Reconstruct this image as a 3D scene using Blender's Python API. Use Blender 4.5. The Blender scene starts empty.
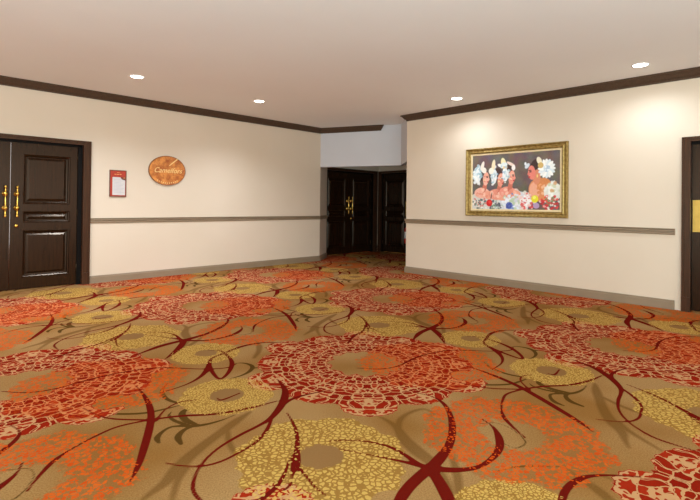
import bpy, bmesh, math, random
import numpy as np
from mathutils import Matrix, Vector

# ------------------------------------------------------------------ camera, world, lights, exposure
S = bpy.context.scene
COL = S.collection
EYE = 1.2
cam_data = bpy.data.cameras.new('camera')
cam_data.sensor_width = 36.0
cam_data.lens = 470.28 / 700 * 36
cam_data.shift_y = -48.97 / 700
cam_data.clip_end = 100
cam = bpy.data.objects.new('camera', cam_data)
COL.objects.link(cam)
cam.matrix_world = Matrix.Translation((0, 0, EYE)) @ Matrix.Rotation(math.pi/2 + 0.0088, 4, 'X') @ Matrix.Rotation(0.0115, 4, 'Z')
S.camera = cam

world = bpy.data.worlds.new('world')
S.world = world
world.use_nodes = True
world.node_tree.nodes['Background'].inputs[0].default_value = (1.0, 0.90, 0.86, 1)
world.node_tree.nodes['Background'].inputs[1].default_value = 2.3

def area_light(name, loc, rot, sx, sy, power, color):
    l = bpy.data.lights.new(name, 'AREA')
    l.shape = 'RECTANGLE'; l.size = sx; l.size_y = sy; l.energy = power; l.color = color
    o = bpy.data.objects.new(name, l); COL.objects.link(o)
    o.location = loc; o.rotation_euler = rot
    return o
# added fill light behind the viewpoint, aimed up to brighten ceiling and walls
area_light('fill_uplight', (0, -2.0, 0.7), (math.radians(155), 0, 0), 8, 1.5, 820, (0.60, 0.91, 1.0))
LAMP_POWER = 275
LAMP_R, LAMP_M = 66, 30
LAMP_COLOR = (0.74, 0.86, 1.0)

S.view_settings.view_transform = 'Standard'
S.view_settings.look = 'None'
S.view_settings.exposure = -0.05
S.view_settings.gamma = 1.0
S.view_settings.use_curve_mapping = False

# ------------------------------------------------------------------ helpers
A = 0.7809                       # angle of the left wall; the right wall stands square to it
CA, SA = math.cos(A), math.sin(A)
DL, DR = 7.6249, 6.7053
ORG_L = Vector((-DL*SA, DL*CA, 0)); ROT_L = A
ORG_R = Vector((DR*CA, DR*SA, 0)); ROT_R = A - math.pi/2
CEIL = 2.835

def rgb(r, g, b):
    f = lambda c: (c/255/12.92) if c/255 <= 0.04045 else ((c/255 + 0.055)/1.055)**2.4
    return (f(r), f(g), f(b), 1.0)

def at_wall(side, s, z=0.0, out=0.0):
    """A point on a wall: s metres along it, out metres into the room."""
    o, r = (ORG_L, ROT_L) if side == 'L' else (ORG_R, ROT_R)
    return Vector((o.x + s*math.cos(r) + out*math.sin(r), o.y + s*math.sin(r) - out*math.cos(r), z))

class NT:
    def __init__(self, name):
        self.m = bpy.data.materials.new(name); self.m.use_nodes = True
        self.t = self.m.node_tree; self.b = self.t.nodes['Principled BSDF']
    def n(self, kind, **kw):
        nd = self.t.nodes.new(kind)
        for k, v in kw.items(): setattr(nd, k, v)
        return nd
    def l(self, a, b): self.t.links.new(a, b)
    def put(self, v, sock):
        if isinstance(v, (int, float, tuple)): sock.default_value = v
        else: self.l(v, sock)
    def math(self, op, a, b=0.0, c=None, clamp=False):
        nd = self.n('ShaderNodeMath', operation=op, use_clamp=clamp)
        self.put(a, nd.inputs[0]); self.put(b, nd.inputs[1])
        if c is not None: self.put(c, nd.inputs[2])
        return nd.outputs[0]
    def mix(self, f, a, b):
        nd = self.n('ShaderNodeMix', data_type='RGBA')
        self.put(f, nd.inputs[0]); self.put(a, nd.inputs[6]); self.put(b, nd.inputs[7])
        return nd.outputs[2]
    def step(self, v, lo, hi):
        nd = self.n('ShaderNodeMapRange'); nd.clamp = True
        self.put(v, nd.inputs[0]); nd.inputs[1].default_value = lo; nd.inputs[2].default_value = hi
        return nd.outputs[0]
    def noise(self, scale, detail=3, vec=None, rough=0.5):
        nd = self.n('ShaderNodeTexNoise'); nd.inputs['Scale'].default_value = scale
        nd.inputs['Detail'].default_value = detail; nd.inputs['Roughness'].default_value = rough
        if vec is not None: self.l(vec, nd.inputs['Vector'])
        return nd.outputs[0]
    def bump(self, h, strength, dist=0.01):
        nd = self.n('ShaderNodeBump'); nd.inputs['Strength'].default_value = strength
        nd.inputs['Distance'].default_value = dist
        self.l(h, nd.inputs['Height']); self.l(nd.outputs[0], self.b.inputs['Normal'])
    def objco(self, scale=(1, 1, 1)):
        c = self.n('ShaderNodeTexCoord'); mp = self.n('ShaderNodeMapping')
        mp.inputs['Scale'].default_value = scale
        self.l(c.outputs['Object'], mp.inputs['Vector'])
        return mp.outputs[0]

def paint_mat(name, c1, c2, rough=0.75, scale=3.0, bump=0.05, metal=0.0, spec=0.5, bscale=180):
    t = NT(name); v = t.objco()
    f = t.noise(scale, 4, v)
    t.l(t.mix(t.step(f, 0.3, 0.7), c1, c2), t.b.inputs['Base Color'])
    t.b.inputs['Roughness'].default_value = rough
    t.b.inputs['Metallic'].default_value = metal
    t.b.inputs['Specular IOR Level'].default_value = spec
    if bump: t.bump(t.noise(bscale, 2, v), bump, 0.002)
    return t.m

def wood_mat(name, c1, c2, rough=0.35, spec=0.5):
    t = NT(name); v = t.objco((28, 28, 1.6))
    f = t.noise(2.0, 6, v, 0.6)
    t.l(t.mix(t.step(f, 0.35, 0.68), c1, c2), t.b.inputs['Base Color'])
    t.b.inputs['Roughness'].default_value = rough
    t.b.inputs['Specular IOR Level'].default_value = spec
    t.b.inputs['Specular Tint'].default_value = (1.0, 0.78, 0.58, 1)
    t.bump(f, 0.04, 0.002)
    return t.m

M_wall = paint_mat('wall_paint', rgb(218, 197, 173), rgb(214, 193, 168), 0.55, 1.2, 0.04)
M_header = paint_mat('header_light_tint', rgb(204, 200, 200), rgb(198, 194, 194), 0.6, 1.2, 0.04)  # wall paint with the bulkhead's cooler light put into its colour
M_ceil = paint_mat('ceiling_paint', rgb(240, 236, 230), rgb(237, 232, 226), 0.8, 0.8, 0.03)
M_crown = wood_mat('crown_wood', rgb(74, 55, 42), rgb(86, 66, 51), 0.6, 0.2)
M_trim = paint_mat('taupe_trim_paint', rgb(144, 122, 96), rgb(136, 114, 89), 0.45, 4, 0.02)
M_door = wood_mat('espresso_wood', rgb(30, 15, 6), rgb(42, 23, 10), 0.25, 0.32)
M_case = wood_mat('casing_wood', rgb(52, 31, 20), rgb(72, 43, 27), 0.35, 0.3)
M_dark = paint_mat('dark_stop', rgb(14, 9, 6), rgb(18, 12, 8), 0.6, 3, 0.02, 0.0, 0.1)
M_brass = paint_mat('brass', rgb(232, 188, 92), rgb(214, 166, 70), 0.25, 8, 0.02, 1.0)
M_plate = paint_mat('brushed_brass_plate', rgb(206, 166, 76), rgb(192, 152, 64), 0.45, 14, 0.02, 0.5)
M_white = paint_mat('white_enamel', rgb(245, 242, 236), rgb(240, 236, 228), 0.4, 3, 0)
M_silver = paint_mat('steel', rgb(190, 188, 180), rgb(170, 168, 160), 0.3, 6, 0, 1.0)
M_hinge = paint_mat('hinge_metal', rgb(70, 56, 44), rgb(90, 72, 52), 0.35, 6, 0, 1.0)

def boxes(bm, lst, bevel=0.0):
    for x0, x1, y0, y1, z0, z1 in lst:
        r = bmesh.ops.create_cube(bm, size=1.0)
        for v in r['verts']:
            v.co = Vector(((x0+x1)/2 + v.co.x*(x1-x0), (y0+y1)/2 + v.co.y*(y1-y0), (z0+z1)/2 + v.co.z*(z1-z0)))
    if bevel:
        bmesh.ops.bevel(bm, geom=bm.edges[:], offset=bevel, segments=2, affect='EDGES', profile=0.6)

def obj(name, bm, mat, parent=None, loc=(0, 0, 0), rotz=0.0, smooth=False):
    me = bpy.data.meshes.new(name)
    bmesh.ops.recalc_face_normals(bm, faces=bm.faces[:])
    if smooth:
        for f in bm.faces: f.smooth = True
    bm.to_mesh(me); bm.free()
    if mat: me.materials.append(mat)
    o = bpy.data.objects.new(name, me); COL.objects.link(o)
    o.location = loc; o.rotation_euler = (0, 0, rotz)
    if parent: o.parent = parent
    return o

def bx(name, lst, mat, parent=None, loc=(0, 0, 0), rotz=0.0, bevel=0.0):
    bm = bmesh.new(); boxes(bm, lst, bevel)
    return obj(name, bm, mat, parent, loc, rotz)

def empty(name, loc, rotz=0.0):
    o = bpy.data.objects.new(name, None); COL.objects.link(o)
    o.location = loc; o.rotation_euler = (0, 0, rotz); o.empty_display_size = 0.1
    return o

def tag(o, label=None, cat=None, group=None, kind=None):
    if label: o['label'] = label
    if cat: o['category'] = cat
    if group: o['group'] = group
    if kind: o['kind'] = kind
    return o

def lathe(bm, prof, axis='Z', org=(0, 0, 0), seg=20):
    """prof: list of (radius, height) turned about an axis through org."""
    rings = []
    for r, h in prof:
        ring = []
        for i in range(seg):
            a = 2*math.pi*i/seg
            if axis == 'Z': p = (org[0]+r*math.cos(a), org[1]+r*math.sin(a), org[2]+h)
            elif axis == 'Y': p = (org[0]+r*math.cos(a), org[1]+h, org[2]+r*math.sin(a))
            else: p = (org[0]+h, org[1]+r*math.cos(a), org[2]+r*math.sin(a))
            ring.append(bm.verts.new(p))
        rings.append(ring)
    for a, b in zip(rings, rings[1:]):
        for i in range(seg):
            bm.faces.new((a[i], a[(i+1) % seg], b[(i+1) % seg], b[i]))
    bm.faces.new(rings[0]); bm.faces.new(list(reversed(rings[-1])))

def sweep(bm, path, prof, start=0.0, end=0.0):
    """Run a moulding profile [(out, z)] along a floor path; out is to the right of travel (the room side).
    start/end: how far the end runs on per metre of projection (1 = returned mitre)."""
    P = [Vector((p[0], p[1])) for p in path]
    rows = []
    for i, p in enumerate(P):
        d0 = (P[i]-P[i-1]).normalized() if i > 0 else None
        d1 = (P[i+1]-P[i]).normalized() if i < len(P)-1 else None
        row = []
        for out, z in prof:
            if d0 is None: q = p + Vector((d1.y, -d1.x))*out - d1*out*start
            elif d1 is None: q = p + Vector((d0.y, -d0.x))*out + d0*out*end
            else:
                n0, n1 = Vector((d0.y, -d0.x)), Vector((d1.y, -d1.x))
                m = (n0+n1).normalized(); q = p + m*(out/max(0.3, m.dot(n0)))
            row.append(bm.verts.new((q.x, q.y, z)))
        rows.append(row)
    n = len(prof)
    for a, b in zip(rows, rows[1:]):
        for i in range(n):
            bm.faces.new((a[i], a[(i+1) % n], b[(i+1) % n], b[i]))
    bm.faces.new(rows[0]); bm.faces.new(list(reversed(rows[-1])))

def slab_wall(bm, p0, p1, z0, z1, th):
    """A straight piece of wall from p0 to p1, thickness th away from the room (left of travel)."""
    p0, p1 = Vector(p0[:2]), Vector(p1[:2]); d = (p1-p0).normalized(); n = Vector((-d.y, d.x))*th
    vs = [bm.verts.new((q.x, q.y, z)) for z in (z0, z1) for q in (p0, p1, p1+n, p0+n)]
    for f in ((0, 1, 2, 3), (7, 6, 5, 4), (0, 4, 5, 1), (1, 5, 6, 2), (2, 6, 7, 3), (3, 7, 4, 0)):
        bm.faces.new([vs[i] for i in f])

# ------------------------------------------------------------------ carpet design, in metres on the floor
STROKES = [
 ('m', [(-1.387, 3.09, 0.0031),(-1.285, 2.962, 0.009),(-1.179, 2.803, 0.017),(-1.101, 2.647, 0.0187),(-1.048, 2.495, 0.0202),(-0.994, 2.312, 0.0187),(-0.952, 2.154, 0.0131),(-0.931, 2.031, 0.0021)]),
 ('m', [(-1.325, 1.96, 0.002),(-1.347, 2.075, 0.0084),(-1.357, 2.196, 0.0111),(-1.333, 2.314, 0.0047),(-1.281, 2.446, 0.0074),(-1.221, 2.536, 0.0077),(-1.091, 2.61, 0.0079),(-0.945, 2.663, 0.0108),(-0.756, 2.693, 0.0109),(-0.574, 2.778, 0.0112),(-0.431, 2.88, 0.0029)]),
 ('m', [(-1.542, 2.752, 0.0028),(-1.413, 2.664, 0.0054),(-1.289, 2.617, 0.0079),(-1.091, 2.61, 0.0079)]),
 ('m', [(-1.054, 2.599, 0.0079),(-1.058, 2.751, 0.0056),(-1.012, 2.85, 0.0058),(-0.926, 2.881, 0.0029)]),
 ('m', [(-0.836, 2.182, 0.0022),(-0.749, 2.159, 0.0055),(-0.658, 2.161, 0.0066),(-0.583, 2.204, 0.0067),(-0.518, 2.286, 0.0069),(-0.463, 2.373, 0.0072),(-0.43, 2.499, 0.0101),(-0.424, 2.651, 0.008)]),
 ('m', [(-0.51, 1.835, 0.0019),(-0.593, 1.914, 0.0077),(-0.635, 1.966, 0.0079),(-0.657, 2.022, 0.0082),(-0.67, 2.112, 0.0064),(-0.662, 2.22, 0.0067),(-0.627, 2.33, 0.0071),(-0.557, 2.453, 0.0099),(-0.484, 2.554, 0.0103),(-0.43, 2.651, 0.0161),(-0.397, 2.81, 0.0227),(-0.393, 2.957, 0.0239),(-0.417, 3.085, 0.0156),(-0.487, 3.242, 0.0033)]),
 ('m', [(-0.395, 2.796, 0.0113),(-0.354, 2.897, 0.0117),(-0.27, 2.976, 0.009),(-0.147, 3.043, 0.0031)]),
 ('m', [(-0.348, 2.717, 0.0027),(-0.299, 2.594, 0.0079),(-0.262, 2.46, 0.0099),(-0.245, 2.31, 0.014),(-0.235, 2.178, 0.0198),(-0.243, 2.097, 0.0064),(-0.243, 2.023, 0.0061),(-0.263, 1.987, 0.002)]),
 ('m', [(-0.229, 2.169, 0.011),(-0.176, 2.083, 0.0063),(-0.135, 2.01, 0.0061),(-0.089, 1.956, 0.002)]),
 ('m', [(-0.093, 2.401, 0.0024),(0.014, 2.414, 0.0049),(0.115, 2.396, 0.0073),(0.213, 2.349, 0.0095),(0.279, 2.275, 0.0115),(0.338, 2.19, 0.0155),(0.388, 2.158, 0.0262)]),
 ('m', [(-0.035, 2.324, 0.0023),(0.062, 2.289, 0.0046),(0.157, 2.255, 0.0068),(0.249, 2.222, 0.009),(0.381, 2.166, 0.0197)]),
 ('m', [(0.379, 2.157, 0.0283),(0.443, 2.252, 0.0273),(0.503, 2.355, 0.0214),(0.549, 2.479, 0.02),(0.579, 2.616, 0.0185),(0.592, 2.755, 0.0139),(0.581, 2.879, 0.0116),(0.536, 2.968, 0.006),(0.45, 3.028, 0.0031)]),
 ('m', [(0.393, 2.182, 0.0287),(0.314, 2.085, 0.0274),(0.261, 2.011, 0.0264),(0.218, 1.929, 0.0234),(0.147, 1.75, 0.0053)]),
 ('m', [(0.381, 2.166, 0.0263),(0.4, 2.072, 0.0272),(0.414, 1.972, 0.0279),(0.422, 1.839, 0.0223),(0.412, 1.654, 0.0033)]),
 ('m', [(0.381, 2.166, 0.0219),(0.478, 2.151, 0.0196),(0.588, 2.17, 0.0132),(0.678, 2.239, 0.0136),(0.753, 2.342, 0.0189),(0.788, 2.453, 0.0198),(0.794, 2.574, 0.0078),(0.76, 2.669, 0.0027)]),
 ('m', [(-1.186, 2.981, 0.003),(-1.076, 3.116, 0.0063),(-1.023, 3.263, 0.0132),(-1.022, 3.442, 0.0209),(-1.059, 3.642, 0.011),(-1.008, 3.766, 0.0114),(-0.908, 3.955, 0.016),(-0.795, 4.059, 0.0144),(-0.68, 4.093, 0.0083),(-0.506, 4.085, 0.0041)]),
 ('m', [(-1.041, 3.528, 0.0143),(-0.956, 3.342, 0.0135),(-0.876, 3.23, 0.0098),(-0.851, 3.346, 0.0135),(-0.87, 3.534, 0.0179),(-0.934, 3.694, 0.0112),(-1.037, 3.842, 0.0078),(-1.149, 3.864, 0.0039)]),
 ('m', [(-1.454, 3.428, 0.0035),(-1.26, 3.435, 0.0069),(-1.073, 3.42, 0.0069),(-0.899, 3.447, 0.007),(-0.84, 3.535, 0.0036)]),
 ('m', [(0.066, 3.479, 0.0035),(0.234, 3.463, 0.007),(0.374, 3.532, 0.0071),(0.527, 3.722, 0.0113),(0.684, 3.853, 0.0078),(0.892, 3.94, 0.006),(1.112, 3.922, 0.004)]),
 ('m', [(-0.003, 4.105, 0.0083),(0.051, 4.326, 0.0131),(0.138, 4.501, 0.0091),(0.165, 4.727, 0.0048)]),
 ('m', [(-0.684, 2.995, 0.003),(-0.769, 2.886, 0.0087),(-0.807, 2.915, 0.0029)]),
 ('o', [(-0.64, 2.684, 0.0026),(-0.696, 2.62, 0.0075),(-0.759, 2.571, 0.0123),(-0.822, 2.546, 0.0146),(-0.886, 2.544, 0.0122),(-0.946, 2.532, 0.0097),(-0.971, 2.475, 0.0119),(-0.971, 2.412, 0.0162),(-0.941, 2.362, 0.009)]),
 ('o', [(-0.832, 2.546, 0.0122),(-0.865, 2.5, 0.0144),(-0.869, 2.425, 0.0186),(-0.828, 2.355, 0.0113)]),
 ('o', [(-0.868, 2.556, 0.0122),(-0.95, 2.602, 0.0125),(-1.006, 2.662, 0.0102),(-1.014, 2.713, 0.0026)]),
 ('o', [(-0.815, 2.558, 0.0122),(-0.894, 2.615, 0.02),(-0.943, 2.689, 0.0206),(-0.931, 2.755, 0.0132),(-0.827, 2.757, 0.0026)]),
 ('o', [(-1.558, 2.779, 0.0027),(-1.434, 2.702, 0.0103),(-1.291, 2.68, 0.0128),(-1.157, 2.696, 0.0129),(-1.064, 2.751, 0.0105),(-0.973, 2.822, 0.0027)]),
 ('o', [(-1.2, 3.148, 0.003),(-1.186, 3.013, 0.0144),(-1.107, 2.891, 0.0138),(-1.007, 2.836, 0.0109),(-0.915, 2.867, 0.0027)]),
 ('o', [(-0.885, 3.534, 0.0034),(-0.793, 3.559, 0.0102),(-0.712, 3.496, 0.0167),(-0.705, 3.391, 0.0162),(-0.753, 3.29, 0.0095),(-0.844, 3.212, 0.0031)]),
 ('o', [(-0.703, 3.453, 0.0099),(-0.623, 3.456, 0.0099),(-0.476, 3.398, 0.0033)]),
 ('o', [(0.721, 2.607, 0.0025),(0.819, 2.622, 0.0038),(0.883, 2.565, 0.0049),(0.913, 2.456, 0.0047),(0.901, 2.394, 0.0046),(0.836, 2.353, 0.0045),(0.792, 2.401, 0.0023)]),
 ('o', [(0.687, 2.147, 0.0021),(0.776, 2.182, 0.0084),(0.896, 2.193, 0.0084),(0.995, 2.186, 0.0021)]),
 ('l', [(-0.563, 2.724, 0.0078),(-0.619, 2.598, 0.0249),(-0.666, 2.472, 0.026),(-0.71, 2.357, 0.0271),(-0.746, 2.244, 0.0301),(-0.766, 2.142, 0.0328),(-0.778, 2.034, 0.0234),(-0.811, 1.949, 0.0131),(-0.837, 1.871, 0.0036)]),
 ('l', [(-0.73, 2.143, 0.0164),(-0.732, 2.05, 0.0137),(-0.706, 1.912, 0.0092),(-0.665, 1.737, 0.0017)]),
 ('l', [(-0.638, 2.505, 0.012),(-0.583, 2.35, 0.0135),(-0.508, 2.241, 0.0107),(-0.435, 2.165, 0.0021)]),
 ('l', [(0.152, 2.717, 0.0026),(0.226, 2.631, 0.0126),(0.268, 2.55, 0.0195),(0.296, 2.421, 0.0324),(0.346, 2.304, 0.0353),(0.397, 2.208, 0.0296),(0.42, 2.087, 0.024),(0.426, 1.986, 0.0228),(0.422, 1.839, 0.0053)]),
 ('l', [(0.271, 2.527, 0.0169),(0.294, 2.645, 0.0152),(0.356, 2.735, 0.0105),(0.446, 2.791, 0.008),(0.496, 2.739, 0.0052),(0.471, 2.699, 0.0026)]),
 ('l', [(0.503, 2.308, 0.0066),(0.497, 2.152, 0.0165),(0.475, 2.001, 0.0153),(0.443, 1.811, 0.0035)]),
 ('l', [(1.055, 2.085, 0.004),(1.078, 2.012, 0.0135),(1.098, 1.913, 0.0092)]),
 ('l', [(1.147, 2.117, 0.0041),(1.211, 2.058, 0.0079),(1.288, 1.975, 0.0038)]),
 ('l', [(-0.816, 4.163, 0.004),(-0.735, 3.88, 0.0186),(-0.734, 3.677, 0.0106)]),
]

LA, LB = (2.25, 0.50), (0.43, 2.47)          # the two repeats of the woven pattern
ROSE_C = (0.128, 3.591); EMB_H = (0.62, 3.62); EMB_J = (0.871, 2.497)
GOLD_A = (-0.758, 2.962); GOLD_B = (-1.142, 3.786); GOLD_C = (-0.125, 2.258)
NU, NV = 440, 440
MI = np.linalg.inv(np.array([[LA[0], LB[0]], [LA[1], LB[1]]]))
uu, vv = np.meshgrid((np.arange(NU))/NU, (np.arange(NV))/NV, indexing='ij')
GX = uu*LA[0] + vv*LB[0]; GY = uu*LA[1] + vv*LB[1]
SHIFTS = [(i, j) for i in range(-2, 4) for j in range(-2, 4)]

def catmull(P, k=4):
    P = np.array(P); Q = np.vstack([2*P[0]-P[1], P, 2*P[-1]-P[-2]]); out = []
    for i in range(1, len(Q)-2):
        for t in np.arange(k)/k:
            a, b, c, d = Q[i-1], Q[i], Q[i+1], Q[i+2]
            out.append(0.5*((2*b)+(c-a)*t+(2*a-5*b+4*c-d)*t*t+(3*b-a-3*c+d)*t**3))
    out.append(P[-1]); return np.array(out)

def home(x, y):
    u, v = MI @ np.array([x, y]); return math.floor(u), math.floor(v)

CLAMP = -0.08
def stroke_field(layer):
    F = np.full((NU, NV), CLAMP)
    for lay, pts in STROKES:
        if lay != layer: continue
        C = catmull(pts)
        i0, j0 = home(C[:, 0].mean(), C[:, 1].mean())
        C[:, 0] -= i0*LA[0]+j0*LB[0]; C[:, 1] -= i0*LA[1]+j0*LB[1]
        for (i, j) in SHIFTS:
            D = C.copy(); D[:, 0] += (i-1)*LA[0]+(j-1)*LB[0]; D[:, 1] += (i-1)*LA[1]+(j-1)*LB[1]
            m = 0.11
            box = (GX > D[:, 0].min()-m) & (GX < D[:, 0].max()+m) & (GY > D[:, 1].min()-m) & (GY < D[:, 1].max()+m)
            if not box.any(): continue
            gx, gy = GX[box], GY[box]; best = np.full(gx.shape, CLAMP)
            for p, q in zip(D, D[1:]):
                dx, dy = q[0]-p[0], q[1]-p[1]; L = dx*dx+dy*dy+1e-12
                t = np.clip(((gx-p[0])*dx+(gy-p[1])*dy)/L, 0, 1)
                s = np.maximum(p[2]+(q[2]-p[2])*t, 0.0055) - np.hypot(gx-p[0]-t*dx, gy-p[1]-t*dy)
                best = np.maximum(best, s)
            F[box] = np.maximum(F[box], best)
    return F

def nearest(c):
    bx_, by_ = None, None; bd = np.full(GX.shape, 1e9); X = np.zeros_like(GX); Y = np.zeros_like(GX)
    for i in range(-4, 6):
        for j in range(-4, 6):
            x, y = GX-(c[0]+i*LA[0]+j*LB[0]), GY-(c[1]+i*LA[1]+j*LB[1]); d = np.hypot(x, y)
            k = d < bd; bd[k] = d[k]; X[k] = x[k]; Y[k] = y[k]
    return X, Y, bd

def ring_field(c, R, r, wob=0.02, n=9):
    X, Y, d = nearest(c); th = np.arctan2(Y, X)
    Ro = R*(1+wob*np.sin(n*th+c[0]*7)+wob*0.6*np.sin((2*n+3)*th))
    return np.minimum(Ro-d, d-r)

def carpet_fields():
    X, Y, d = nearest(ROSE_C); th = np.arctan2(Y, X)+math.pi/2
    k = np.abs(((th*6/(2*math.pi)+0.5) % 1.0)-0.5)*2            # 0 on a lobe's axis, 1 between lobes
    k2 = np.abs(((th*6/(2*math.pi)) % 1.0)-0.5)*2
    Ro = 0.77+0.14*np.sqrt(np.clip(1-(k/0.42)**2, 0, 1))+0.045*np.sqrt(np.clip(1-(k2/0.40)**2, 0, 1))
    ro = 0.27+0.02*np.cos(12*th)
    rose = np.minimum(Ro-d, d-ro)
    hx, hy, hd = nearest((0.83, 3.34)); rose = np.minimum(rose, hd-0.10)
    gold1 = np.maximum(ring_field(GOLD_A, 0.285, 0.105), ring_field(GOLD_B, 0.265, 0.085))
    gold2 = ring_field(GOLD_C, 0.40, 0.108, 0.04, 7)
    eye = np.max([r0-nearest(c0)[2] for c0, r0 in ((GOLD_A, 0.11), (GOLD_B, 0.09), (GOLD_C, 0.115))], axis=0)
    ember = np.maximum(ring_field(EMB_H, 0.52, 0.0, 0.04, 7), ring_field(EMB_J, 0.46, 0.165, 0.04, 8))
    return dict(maroon=stroke_field('m'), olive=stroke_field('o'), shade=stroke_field('l'),
                rose=np.clip(rose, -.2, .2), goldsmall=np.clip(gold1, -.2, .2), goldbig=np.clip(gold2, -.2, .2),
                ember=np.clip(ember, -.2, .2), eye=np.clip(eye, -.2, .2)), (X, Y)

def sample(F, x, y):
    u = MI[0, 0]*x+MI[0, 1]*y; v = MI[1, 0]*x+MI[1, 1]*y
    u = (u % 1.0)*NU; v = (v % 1.0)*NV
    i = np.floor(u).astype(int) % NU; j = np.floor(v).astype(int) % NV; fu = u-np.floor(u); fv = v-np.floor(v)
    i1, j1 = (i+1) % NU, (j+1) % NV
    return F[i, j]*(1-fu)*(1-fv)+F[i1, j]*fu*(1-fv)+F[i, j1]*(1-fu)*fv+F[i1, j1]*fu*fv

def carpet_material():
    t = NT('woven_carpet')
    def at(n_):
        a = t.n('ShaderNodeAttribute'); a.attribute_name = n_; return a
    fac = lambda n_: at(n_).outputs['Fac']
    co = t.objco()
    def vor(scale, vec=co, feature='DISTANCE_TO_EDGE', rnd=1.0):
        v = t.n('ShaderNodeTexVoronoi', feature=feature); v.inputs['Scale'].default_value = scale
        v.inputs['Randomness'].default_value = rnd
        t.l(vec, v.inputs['Vector']); return v
    # ground: tan pile with slow drifts of tone and a heathered yarn
    slow = t.step(t.noise(1.1, 2, co), 0.38, 0.64)
    yarn = t.noise(150, 3, co)
    base = t.mix(slow, BASE1, BASE2)
    base = t.mix(t.math('MULTIPLY', t.step(yarn, 0.35, 0.7), 0.6), base, BASE3)
    c = t.mix(t.math('MULTIPLY', t.step(fac('shade'), -0.012, 0.006), 0.65), base, SHADE)
    c = t.mix(t.math('MULTIPLY', t.step(fac('olive'), -0.002, 0.003), 0.9), c, OLIVE)
    # tinted grounds of the lace rings
    c = t.mix(t.math('MULTIPLY', t.step(fac('eye'), -0.006, 0.006), 0.75), c, EYE_TONE)
    g1, g2, em = fac('goldsmall'), fac('goldbig'), fac('ember')
    rag = t.math('MULTIPLY', t.math('SUBTRACT', t.noise(26, 3, co), 0.5), 0.16)
    rag2 = t.math('MULTIPLY', rag, 0.35)
    g1r, g2r, emr = t.math('ADD', g1, rag2), t.math('ADD', g2, rag2), t.math('ADD', em, rag)
    gm1 = t.step(g1r, -0.004, 0.004); gm2 = t.step(g2r, -0.004, 0.004); emm = t.step(emr, -0.012, 0.012)
    c = t.mix(t.math('MULTIPLY', gm1, 0.8), c, GOLDBG)
    c = t.mix(t.math('MULTIPLY', gm2, 0.8), c, GOLDBG)
    c = t.mix(t.math('MULTIPLY', emm, 0.40), c, EMBBG)
    # rosette: filigree folded about each lobe's axis so that it mirrors like cut lace
    rv = at('rosette').outputs['Vector']
    sp = t.n('ShaderNodeSeparateXYZ'); t.l(rv, sp.inputs[0])
    rad = t.math('SQRT', t.math('ADD', t.math('MULTIPLY', sp.outputs[0], sp.outputs[0]), t.math('MULTIPLY', sp.outputs[1], sp.outputs[1])))
    ang = t.math('ADD', t.math('ARCTAN2', sp.outputs[1], sp.outputs[0]), math.pi/2)
    fold = t.math('PINGPONG', ang, math.pi/12)
    cb = t.n('ShaderNodeCombineXYZ')
    t.put(t.math('MULTIPLY', fold, t.math('ADD', t.math('MULTIPLY', rad, 0.5), 0.33)), cb.inputs[0]); t.put(rad, cb.inputs[1]); cb.inputs[2].default_value = 0.37
    w = t.n('ShaderNodeVectorMath', operation='ADD'); nz = t.n('ShaderNodeTexNoise'); nz.inputs['Scale'].default_value = 17
    t.l(cb.outputs[0], nz.inputs['Vector'])
    sc_ = t.n('ShaderNodeVectorMath', operation='SCALE'); t.l(nz.outputs['Color'], sc_.inputs[0]); sc_.inputs[3].default_value = 0.06
    t.l(cb.outputs[0], w.inputs[0]); t.l(sc_.outputs[0], w.inputs[1])
    rl = t.math('GREATER_THAN', vor(14.5, w.outputs[0]).outputs['Distance'], t.math('ADD', 0.036, t.math('MULTIPLY', t.noise(30, 1, cb.outputs[0]), 0.06)))
    curl = t.math('ABSOLUTE', t.math('SUBTRACT', t.noise(10, 0, cb.outputs[0]), 0.5))
    rl = t.math('MULTIPLY', rl, t.math('GREATER_THAN', curl, 0.011))
    rose = t.math('ADD', fac('rose'), t.math('MULTIPLY', rag, 0.45))
    rm = t.step(rose, -0.003, 0.003)
    rim = t.math('MULTIPLY', rm, t.math('LESS_THAN', rose, 0.009))
    c = t.mix(t.math('MULTIPLY', rm, 0.85), c, t.mix(t.math('MULTIPLY', emm, 0.5), ROSEBG, EMB2))
    tone = t.step(vor(14.5, w.outputs[0], 'F1').outputs['Color'], 0.2, 0.9)
    red = t.mix(tone, ROSE1, ROSE2)
    c = t.mix(t.math('MULTIPLY', rm, t.math('MAXIMUM', rl, rim)), c, red)
    # maroon scrolls run over the rosettes and under the gold and orange lace
    mar = t.step(fac('maroon'), -0.0035, 0.0010)
    c = t.mix(mar, c, MAROON)
    wz = t.n('ShaderNodeTexNoise'); wz.inputs['Scale'].default_value = 30; t.l(co, wz.inputs['Vector'])
    ws = t.n('ShaderNodeVectorMath', operation='SCALE'); t.l(wz.outputs['Color'], ws.inputs[0]); ws.inputs[3].default_value = 0.022
    wa = t.n('ShaderNodeVectorMath', operation='ADD'); t.l(co, wa.inputs[0]); t.l(ws.outputs[0], wa.inputs[1]); wc = wa.outputs[0]
    e1 = t.math('GREATER_THAN', vor(58.0, wc).outputs['Distance'], t.math('ADD', t.math('MULTIPLY', mar, 0.12), 0.13))
    e2 = t.math('GREATER_THAN', vor(37.0, wc).outputs['Distance'], t.math('ADD', t.math('MULTIPLY', mar, 0.14), 0.14))
    c = t.mix(t.math('MULTIPLY', t.math('MULTIPLY', gm1, e1), 0.85), c, GOLD)
    c = t.mix(t.math('MULTIPLY', t.math('MULTIPLY', gm2, e2), 0.82), c, GOLD)
    v3 = vor(48.0, wc); v3c = t.step(vor(48.0, wc, 'F1').outputs['Color'], 0.15, 0.85)
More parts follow.
